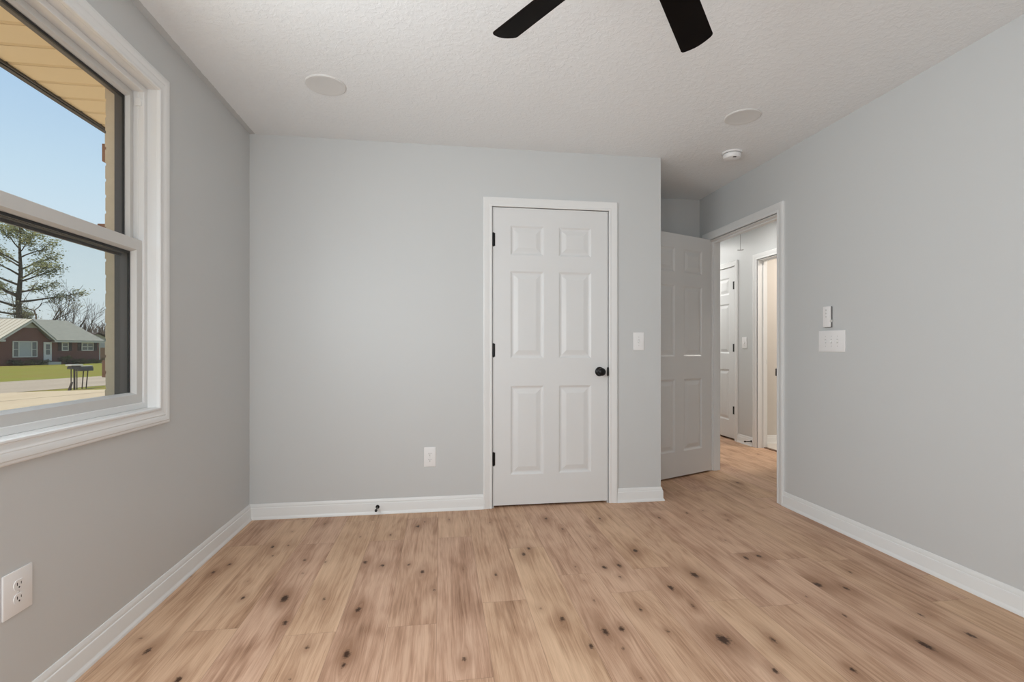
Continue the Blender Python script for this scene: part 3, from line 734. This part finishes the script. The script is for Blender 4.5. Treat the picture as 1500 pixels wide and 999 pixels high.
def rib_mat(name, c0, c1, axis_scale):
    m, nt, b, out = new_mat(name)
    tc = nd(nt, 'ShaderNodeTexCoord'); sp = nd(nt, 'ShaderNodeSeparateXYZ', {0: tc.outputs['Object']})
    f = mathn(nt, 'FRACT', mathn(nt, 'MULTIPLY', sp.outputs[axis_scale[0]], axis_scale[1]))
    g = mathn(nt, 'LESS_THAN', f, .22)
    nt.links.new(mixc(nt, g, c0, c1), b.inputs['Base Color']); b.inputs['Roughness'].default_value = .5; return m
M['metal_roof'] = rib_mat('ribbed_metal_roof', (.52, .46, .37), (.27, .21, .15), (1, 1.7))
M['shingle'] = noise_mat('grey_shingle_roof', [(.3, (.24, .235, .20)), (.7, (.31, .30, .255))], 3.0, 5.0)
M['house_trim'] = simple('house_white_trim', (.62, .59, .55), .6, .3)
M['house_siding'] = simple('house_grey_siding', (.46, .45, .45), .7, .3)
M['shutter'] = simple('dark_shutter', (.045, .028, .028), .6, .3)
M['house_glass'] = simple('dark_window_glass', (.12, .125, .13), .15, .6, var=.3, vscale=2)
M['curtain'] = simple('window_curtain', (.40, .41, .41), .5, .4, var=.12, vscale=3)
M['weather_wood'] = simple('weathered_wood', (.075, .055, .045), .85, .2, var=.25, vscale=6)
M['mailbox'] = simple('mailbox_sunlit_top', (.55, .52, .47), .5, .4, var=.1)  # sunlight on the mailbox tops put into this paler colour
M['mailbox_shaded'] = simple('mailbox_shaded', (.07, .06, .055), .5, .4, var=.1)  # shade on the mailbox sides put into this darker colour
M['orange_siding'] = simple('brown_orange_boards', (.34, .19, .12), .8, .2, var=.1, vscale=3)
M['bark'] = simple('tree_bark', (.085, .062, .048), .9, .1, var=.25, vscale=3)
M['bark_pale'] = simple('pale_bark', (.14, .105, .085), .9, .1, var=.2, vscale=3)
def leaf_mat(name, a, b_):
    m, nt, b, out = new_mat(name)
    oi = nd(nt, 'ShaderNodeTexCoord'); nz = nd(nt, 'ShaderNodeTexNoise', {'Vector': oi.outputs['Object'], 'Scale': 1.5, 'Detail': 3.0})
    r = ramp(nt, nz.outputs[0], [(.35, a), (.65, b_)])
    nt.links.new(r.outputs[0], b.inputs['Base Color']); b.inputs['Roughness'].default_value = .8
    b.inputs['Specular IOR Level'].default_value = .1
    tr = nd(nt, 'ShaderNodeBsdfTranslucent', {'Color': r.outputs[0]})
    mx = nd(nt, 'ShaderNodeMixShader', {0: .3, 1: b.outputs[0], 2: tr.outputs[0]}); nt.links.new(mx.outputs[0], out.inputs[0])
    return m
M['needles'] = leaf_mat('olive_needles', (.17, .175, .075), (.36, .35, .16))
M['buds'] = leaf_mat('pale_buds', (.20, .19, .10), (.32, .29, .17))
M['shrub'] = leaf_mat('dark_shrub', (.022, .026, .010), (.060, .065, .022))

def sground(name, poly, z, mat, label, cat, th=.02):
    m = MB(); m.prism([(a, b) for a, b in poly], GZ + z - th, GZ + z)
    g = m.build(name, mat, smooth=0); g.rotation_euler = (0, 0, SA)
    return struct(g, label, cat)
sground('ground', [(-120, -60), (220, -60), (220, 260), (-120, 260)], 0.0, M['lawn'], 'sunny lawn across the street', 'ground', .3)
sground('ground_road', [(-120, 21.2), (220, 21.2), (220, 28.4), (-120, 28.4)], .012, M['road'], 'pale asphalt road beyond the mailboxes', 'road')
# driveway in two pours with a joint between them
sground('ground_driveway', [(-40, -6), (26.5, -6), (26.5, 7.05), (18.20, 17.95), (-40, 18.60)], .012, M['concrete'], 'sandy concrete driveway nearest the window', 'driveway')
sground('ground_apron', [(-40, 18.64), (18.16, 18.0), (17.3, 19.14), (15.72, 21.2), (-40, 21.2)], .014, M['concrete'], 'sandy concrete apron beside the road', 'driveway')

# ---- the brick house across the street
HS, HD = 43.0, 53.93
house = empty('brick_house', sw(HS, HD), SA); tag(house, 'low red brick house with front gable across the street', 'house')
def hp(mb, name, mat, parent=house, smooth=0):
    o = mb.build(name, mat, parent, smooth)
    for v in o.data.vertices: v.co -= Vector((HS, HD, GZ))
    return o
S0, S1 = 38.7, 48.38; BK = HD + 9.0; EZ = 1.86; RZ = 4.12; RD = HD + 4.4
GA, GAZ, G0, G1 = 41.27, 3.86, 38.75, 43.45
m = MB(); m.box(S0, S1, HD, BK, GZ - .1, EZ)
m.prism([(HD, EZ), (BK, EZ), (RD, RZ - .12)], S0 + .05, S1, 'x')
hp(m, 'brick_wall', M['house_brick'])
m = MB(); m.prism([(G0 + .25, EZ), (G1 - .25, EZ), (GA, GAZ - .12)], HD - .02, HD + 4.0, 'y'); hp(m, 'gable_wall', M['house_brick'])
m = MB(); m.prism([(GA - .86, 3.10), (GA + .80, 3.10), (GA, GAZ - .10)], HD - .05, HD - .02, 'y'); hp(m, 'gable_vent', M['house_siding'])
def slab(m, a, b, c, d, th=.10):
    up = Vector((0, 0, th)); P = [Vector(p) for p in (a, b, c, d)]
    m.ring_sweep([P, [p + up for p in P]], closed_prof=True)
m = MB(); slab(m, (G1 - .1, HD - .45, EZ - .04), (S1 + .32, HD - .45, EZ - .04), (S1 + .32, RD, RZ), (GA - .2, RD, RZ)); slab(m, (S0 - .2, BK + .45, EZ - .04), (S1 + .32, BK + .45, EZ - .04), (S1 + .32, RD, RZ), (S0 - .2, RD, RZ))
hp(m, 'shingle_roof', M['shingle'])
m = MB(); slab(m, (G0 - .12, HD - .45, EZ + .08), (GA, HD - .45, GAZ), (GA, RD + .6, GAZ + .10), (G0 - .12, RD + .6, EZ + .08))
hp(m, 'metal_roof', M['metal_roof'])
m = MB(); slab(m, (GA, HD - .45, GAZ), (G1 + .05, HD - .45, EZ + .06), (G1 + .05, RD, EZ + .06), (GA, RD, GAZ)); hp(m, 'gable_roof', M['shingle'])
m = MB()
for a, b in (((G0 - .12, EZ + .05), (GA, GAZ - .02)), ((GA, GAZ - .02), (G1 + .05, EZ + .02))):
    v = [m.bm.verts.new(p) for dd in (HD - .47, HD - .42) for p in ((a[0], dd, a[1] - .17), (b[0], dd, b[1] - .17), (b[0], dd, b[1]), (a[0], dd, a[1]))]
    for q in ((0, 1, 2, 3), (7, 6, 5, 4), (0, 4, 5, 1), (1, 5, 6, 2), (2, 6, 7, 3), (3, 7, 4, 0)): m.bm.faces.new([v[i] for i in q])
m.box(G1 - .1, S1 + .32, HD - .47, HD - .42, EZ - .16, EZ - .02); m.box(G1 - .1, S1, HD - .42, HD, EZ - .16, EZ - .12)
m.box(S0 - .2, G0 + .25, HD - .47, HD - .0, EZ - .16, EZ + .02)
hp(m, 'fascia', M['house_trim'])
def hwindow(name, s0, s1, z0, z1, bays, curtain=()):
    m = MB(); fw = .085; dy0, dy1 = HD - .07, HD
    m.box(s0, s1, dy0, dy1, z0, z0 + fw); m.box(s0, s1, dy0, dy1, z1 - fw, z1)
    edges = [s0] + [s0 + (s1 - s0) * q for q in bays] + [s1]
    for e in edges: m.box(max(s0, e - fw / 2 if s0 < e < s1 else e - (fw if e == s1 else 0)), min(s1, e + fw / 2 if s0 < e < s1 else e + (fw if e == s0 else 0)), dy0, dy1, z0, z1)
    for i, (a, b) in enumerate(zip(edges, edges[1:])):
        if i not in curtain: m.box(a, b, dy0 + .02, dy1, (z0 + z1) / 2 - .025, (z0 + z1) / 2 + .025)
    w = hp(m, name, M['house_trim'])
    for i, (a, b) in enumerate(zip(edges, edges[1:])):
        g = MB(); g.box(a + .03, b - .03, HD - .03, HD - .01, z0 + .05, z1 - .05); hp(g, 'pane', M['curtain'] if i in curtain else M['house_glass'], w)
hwindow('picture_window', 39.86, 42.03, .19, 1.77, (.24, .76), (1,))
hwindow('window', 44.36, 45.05, .80, 1.70, ())
hwindow('window', 46.42, 47.74, .80, 1.70, (.5,))
for a, b in ((44.0, 44.33), (45.08, 45.40), (46.02, 46.38), (47.78, 48.14)):
    m = MB(); m.box(a, b, HD - .05, HD, .80, 1.70)
    for k in range(9): m.box(a + .04, b - .04, HD - .06, HD - .04, .86 + k * .09, .92 + k * .09)
    hp(m, 'shutter', M['shutter'])
m = MB(); m.box(42.60, 43.36, HD - .08, HD, -.30, 1.70, bev=.02); dr = hp(m, 'front_door', M['house_trim'])
for z0, z1 in ((.42, .90), (.96, 1.48)):
    m = MB(); m.box(42.80, 43.18, HD - .09, HD - .07, z0, z1); hp(m, 'pane', M['house_glass'], dr)
m = MB(); m.box(42.4, 43.6, HD - .9, HD, GZ, -.32); hp(m, 'front_step', M['house_siding'])
m = MB(); m.tube([(S1 + .05, HD - .06, EZ - .1), (S1 + .05, HD - .06, GZ + .05), (S1 + .12, HD - .25, GZ + .02)], .05, 8); hp(m, 'downspout', M['house_trim'])

# ---- outbuilding behind its right end
gb = empty('garage', sw(54.9, 61.5), SA); tag(gb, 'small garage with brown boards behind the brick house', 'garage')
def gpart(mb, name, mat): return mb.build(name, mat, gb, 0)
m = MB(); m.box(-2.6, 2.6, 0, 5, -.1, 1.75); gpart(m, 'wall', M['orange_siding'])
m = MB(); m.prism([(-2.6, 1.75), (2.6, 1.75), (2.6, 2.6), (0, 3.55), (-2.6, 2.6)], -.03, 4.9, 'y'); gpart(m, 'upper_wall', M['house_siding'])
m = MB(); slab(m, (-2.9, -.4, 2.52), (0, -.4, 3.58), (0, 5.3, 3.58), (-2.9, 5.3, 2.52)); slab(m, (0, -.4, 3.58), (2.9, -.4, 2.52), (2.9, 5.3, 2.52), (0, 5.3, 3.58)); gpart(m, 'roof', M['weather_wood'])

# ---- mailboxes by the road
def post(m, s, d, z0, z1, r=.035, ds=0.0): m.tube([(s, d, z0), (s + ds, d, z1)], r, 8)
mb1 = empty('mailbox', sw(17.2, 20.3), SA); tag(mb1, 'flat topped grey mailbox on three thin posts by the road', 'mailbox')
m = MB(); m.box(-.24, .24, -.14, .14, .97, 1.03, bev=.01); m.build('top_shelf', M['mailbox'], mb1)
m = MB(); m.ring_sweep([[(x, yy, zz) for yy, zz in [(-.11, .84)] + [(.11 * math.cos(math.pi - math.pi * k / 8), .90 + .07 * math.sin(math.pi * k / 8)) for k in range(9)] + [(.11, .84)]] for x in (-.20, .20)], closed_prof=True); m.build('box', M['mailbox_shaded'], mb1)
for s in (-.13, 0.0, .10):
    m = MB(); post(m, s, 0, -.05, .86, .032 if s == 0 else .018); m.build('post', M['weather_wood'], mb1)
mb2 = empty('mailbox', sw(17.73, 20.45), SA); tag(mb2, 'round topped dark mailbox on two slanting posts by the road', 'mailbox')
m = MB(); m.ring_sweep([[(x, yy, zz) for yy, zz in [(-.12, .74)] + [(.12 * math.cos(math.pi - math.pi * k / 8), .84 + .10 * math.sin(math.pi * k / 8)) for k in range(9)] + [(.12, .74)]] for x in (-.26, .28)], closed_prof=True); m.build('box', M['mailbox_shaded'], mb2)
m = MB(); m.box(-.262, .282, -.10, .10, .925, .952, bev=.008); m.build('lid', M['mailbox'], mb2)
for s, ds in ((-.10, .07), (.07, .08)):
    m = MB(); post(m, s, 0, -.05, .76, .020, ds); m.build('post', M['weather_wood'], mb2)
st = empty('wooden_stake', sw(16.85, 20.15), SA); tag(st, 'short dark stake leaning beside the mailbox posts', 'stake')
m = MB(); m.tube([(0, 0, -.04), (.13, 0, .33)], [.05, .04], 6); m.build('stake', M['weather_wood'], st)

# ---- trees
def grow(m, leaves, rnd, p, d, length, rad, level, maxl, spread, up, taper=.62, kids=(2, 4), seg=3):
    pts, rads = [Vector(p)], [rad]; q = Vector(p); dd = Vector(d).normalized()
    for i in range(seg):
        dd = (dd + Vector((rnd.uniform(-1, 1), rnd.uniform(-1, 1), rnd.uniform(-.4, .8) + up)) * .16).normalized()
        q = q + dd * (length / seg); pts.append(q.copy()); rads.append(max(.012, rad * (1 - (1 - taper) * (i + 1) / seg)))
    m.tube(pts, rads, 5 if level else 7, cap=False)
    if level >= maxl:
        leaves.append((pts[-1], dd)); return
    n = rnd.randint(*kids)
    for k in range(n):
        t = rnd.choice(pts[1:]) if k else pts[-1]
        a = rnd.uniform(0, 2 * math.pi); o = dd.orthogonal().normalized(); w = dd.cross(o)
        nd_ = (dd + (o * math.cos(a) + w * math.sin(a)) * spread * rnd.uniform(.6, 1.2)).normalized()
        grow(m, leaves, rnd, t, nd_, length * rnd.uniform(.6, .82), rads[-1] * .8, level + 1, maxl, spread, up, taper, kids, seg)
def foliage(m, rnd, spots, n, rad, size, flat=.5):
    for p, d in spots:
        for _ in range(n):
            c = Vector(p) + Vector((rnd.gauss(0, rad), rnd.gauss(0, rad), rnd.gauss(0, rad * flat)))
            u = Vector((rnd.uniform(-1, 1), rnd.uniform(-1, 1), rnd.uniform(-.6, .6))).normalized(); w = u.orthogonal().normalized(); s = size * rnd.uniform(.6, 1.3)
            m.face([c - u * s, c + w * s * .45, c + u * s, c - w * s * .45])
def big_tree():
    rnd = random.Random(11)
    root = empty('evergreen_tree', sw(56.2, 75.0), SA); tag(root, 'tall olive evergreen tree towering behind the brick house', 'tree')
    m = MB(); spots = []
    trunk = [(0, 0, 0), (.1, 0, 4), (-.05, 0, 8), (.25, 0, 12), (.1, 0, 15.5), (.3, 0, 18.0)]
    m.tube(trunk, [.40, .36, .30, .22, .13, .05], 9)
    def br(z, ang, L, rise, r):
        pts = []; rr = []
        for i in range(5):
            t = i / 4; pts.append((math.cos(ang) * L * t + rnd.uniform(-.2, .2) * t, math.sin(ang) * L * t, z + rise * t + rnd.uniform(-.25, .25) * t)); rr.append(r * (1 - .75 * t))
        m.tube(pts, rr, 6)
        for t in (2, 3, 4):
            for _ in range(2):
                a2 = ang + rnd.uniform(-.9, .9); l2 = L * rnd.uniform(.15, .32); q = Vector(pts[t])
                e = q + Vector((math.cos(a2) * l2, math.sin(a2) * l2, rnd.uniform(.0, .8)))
                m.tube([q, (q + e) / 2 + Vector((0, 0, .1)), e], [r * .3, r * .22, .03], 5)
                spots.append((e, 0)); spots.append(((q + e) / 2, 0))
    # main limbs: right-hand side as in the photo, left side fuller
    for z, ang, L, rise, r in ((7.9, -.1, 6.6, 1.6, .17), (9.2, .25, 4.6, 1.2, .15), (10.6, -.2, 3.9, 2.2, .15), (12.2, .1, 4.6, 2.6, .14), (13.8, -.35, 3.2, 2.3, .11), (15.6, .2, 2.0, 1.8, .08),
                               (7.2, 2.9, 6.0, 1.8, .17), (8.8, 3.4, 5.6, 1.4, .16), (10.2, 2.8, 5.0, 1.8, .15), (11.6, 3.3, 4.6, 2.0, .13), (13.2, 2.9, 3.6, 2.0, .11), (15.2, 3.4, 2.4, 2.0, .09),
                               (8.5, 1.5, 4.2, 1.6, .14), (10.9, -1.5, 4.0, 1.8, .13), (12.8, 1.7, 3.2, 2.0, .12), (14.5, -1.7, 2.5, 1.8, .09), (16.6, 1.2, 1.3, 1.4, .06), (17.2, -2.0, 1.0, 1.2, .05), (6.2, 2.4, 5.2, .8, .14), (6.0, .7, 3.2, .4, .10)):
        br(z, ang, L, rise, r)
    spots.append((Vector((.3, 0, 18.2)), 0)); spots.append((Vector((.2, 0, 17.2)), 0))
    m.build('trunk', M['bark'], root)
    f = MB(); foliage(f, rnd, spots, 44, .52, .17, .6); f.build('foliage', M['needles'], root, smooth=0, recalc=False)
big_tree()
def bare_tree(label, s, d, h, r, seed, spread, lean=0.0, bud=0, maxl=4, name='bare_tree', mat='bark_pale', kids=(2, 4)):
    rnd = random.Random(seed)
    root = empty(name, sw(s, d), SA); tag(root, label, 'tree')
    m = MB(); spots = []
    grow(m, spots, rnd, (0, 0, 0), (lean, 0, 1), h * .36, r, 0, maxl, spread, .18, kids=kids)
    m.build('trunk', M[mat], root)
    if bud:
        f = MB(); foliage(f, rnd, spots, bud, .30, .10); f.build('foliage', M['buds'], root, smooth=0, recalc=False)
bare_tree('crooked half bare tree beside the evergreen behind the house', 53.6, 70.0, 12.5, .26, 5, .75, .25, 5, 4, mat='bark')
bare_tree('tall bare tree left of the bare grove behind the house', 58.4, 71.0, 11.5, .15, 8, .50, -.1, 0, 4)
bare_tree('slender bare tree behind the roof ridge in the grove', 60.3, 72.5, 10.5, .13, 13, .48, .1, 0, 4)
bare_tree('wide twiggy bare tree in the middle of the grove', 62.0, 73.0, 10.0, .13, 21, .6, .05, 0, 4)
bare_tree('bare tree with fine twigs above the low roof end', 63.8, 74.0, 9.2, .12, 34, .55, 0, 0, 4)
bare_tree('small bare tree farthest right by the window edge', 65.6, 75.5, 8.6, .11, 55, .55, -.1, 0, 4)
bare_tree('low budding tree behind the roof ridge', 58.6, 80.0, 9.5, .14, 77, .7, .1, 14, 3, name='budding_tree')
def woods():
    rnd = random.Random(99); m = MB()
    for k in range(900):
        s = rnd.uniform(66, 128); d = rnd.uniform(95, 125); h = rnd.uniform(3.5, 7.5)
        b = Vector((s - 70, d - 95, 0)); t = b + Vector((rnd.uniform(-1, 1), rnd.uniform(-1, 1), h))
        m.tube([b, (b + t) / 2 + Vector((rnd.uniform(-.4, .4), 0, 0)), t], [.13, .09, .03], 4, cap=False)
        for _ in range(5):
            q = b.lerp(t, rnd.uniform(.35, .95)); e = q + Vector((rnd.uniform(-1.4, 1.4), rnd.uniform(-.5, .5), rnd.uniform(.5, 1.8)))
            m.tube([q, e], [.06, .025], 3, cap=False)
    o = m.build('woods', M['bark_pale'], smooth=0); o.location = sw(70, 95); o.rotation_euler = (0, 0, SA)
    tag(o, 'distant line of bare grey brown woods on the horizon', 'woods', 'stuff')
woods()
def shrub(label, s, d, w, h, seed):
    rnd = random.Random(seed); root = empty('shrub', sw(s, d), SA); tag(root, label, 'shrub')
    m = MB()
    for k in range(9):
        a = rnd.uniform(0, 6.28); m.tube([(0, 0, -.03), (math.cos(a) * w * .3, math.sin(a) * w * .2, h * .5), (math.cos(a) * w * .45, math.sin(a) * w * .25, h * .85)], [.02, .015, .006], 4)
    m.build('stem', M['bark'], root)
    f = MB(); sp = [(Vector((rnd.uniform(-.5, .5) * w, rnd.uniform(-.3, .3) * w, h * rnd.uniform(.25, .8))), 0) for _ in range(26)]
    foliage(f, rnd, sp, 22, .11, .075, .8); f.build('foliage', M['shrub'], root, smooth=0, recalc=False)
shrub('dark shrub under the left end of the picture window', 40.1, 53.2, 1.7, .62, 1)
shrub('dark shrub between the picture window and the front door', 41.7, 53.2, 1.5, .58, 2)
shrub('rounded shrub just right of the front door', 44.1, 53.1, 1.0, .95, 3)
shrub('low shrub below the single shuttered window', 45.6, 53.2, 1.4, .55, 4)
shrub('low shrub at the right corner of the brick house', 47.4, 53.2, 1.3, .50, 5)
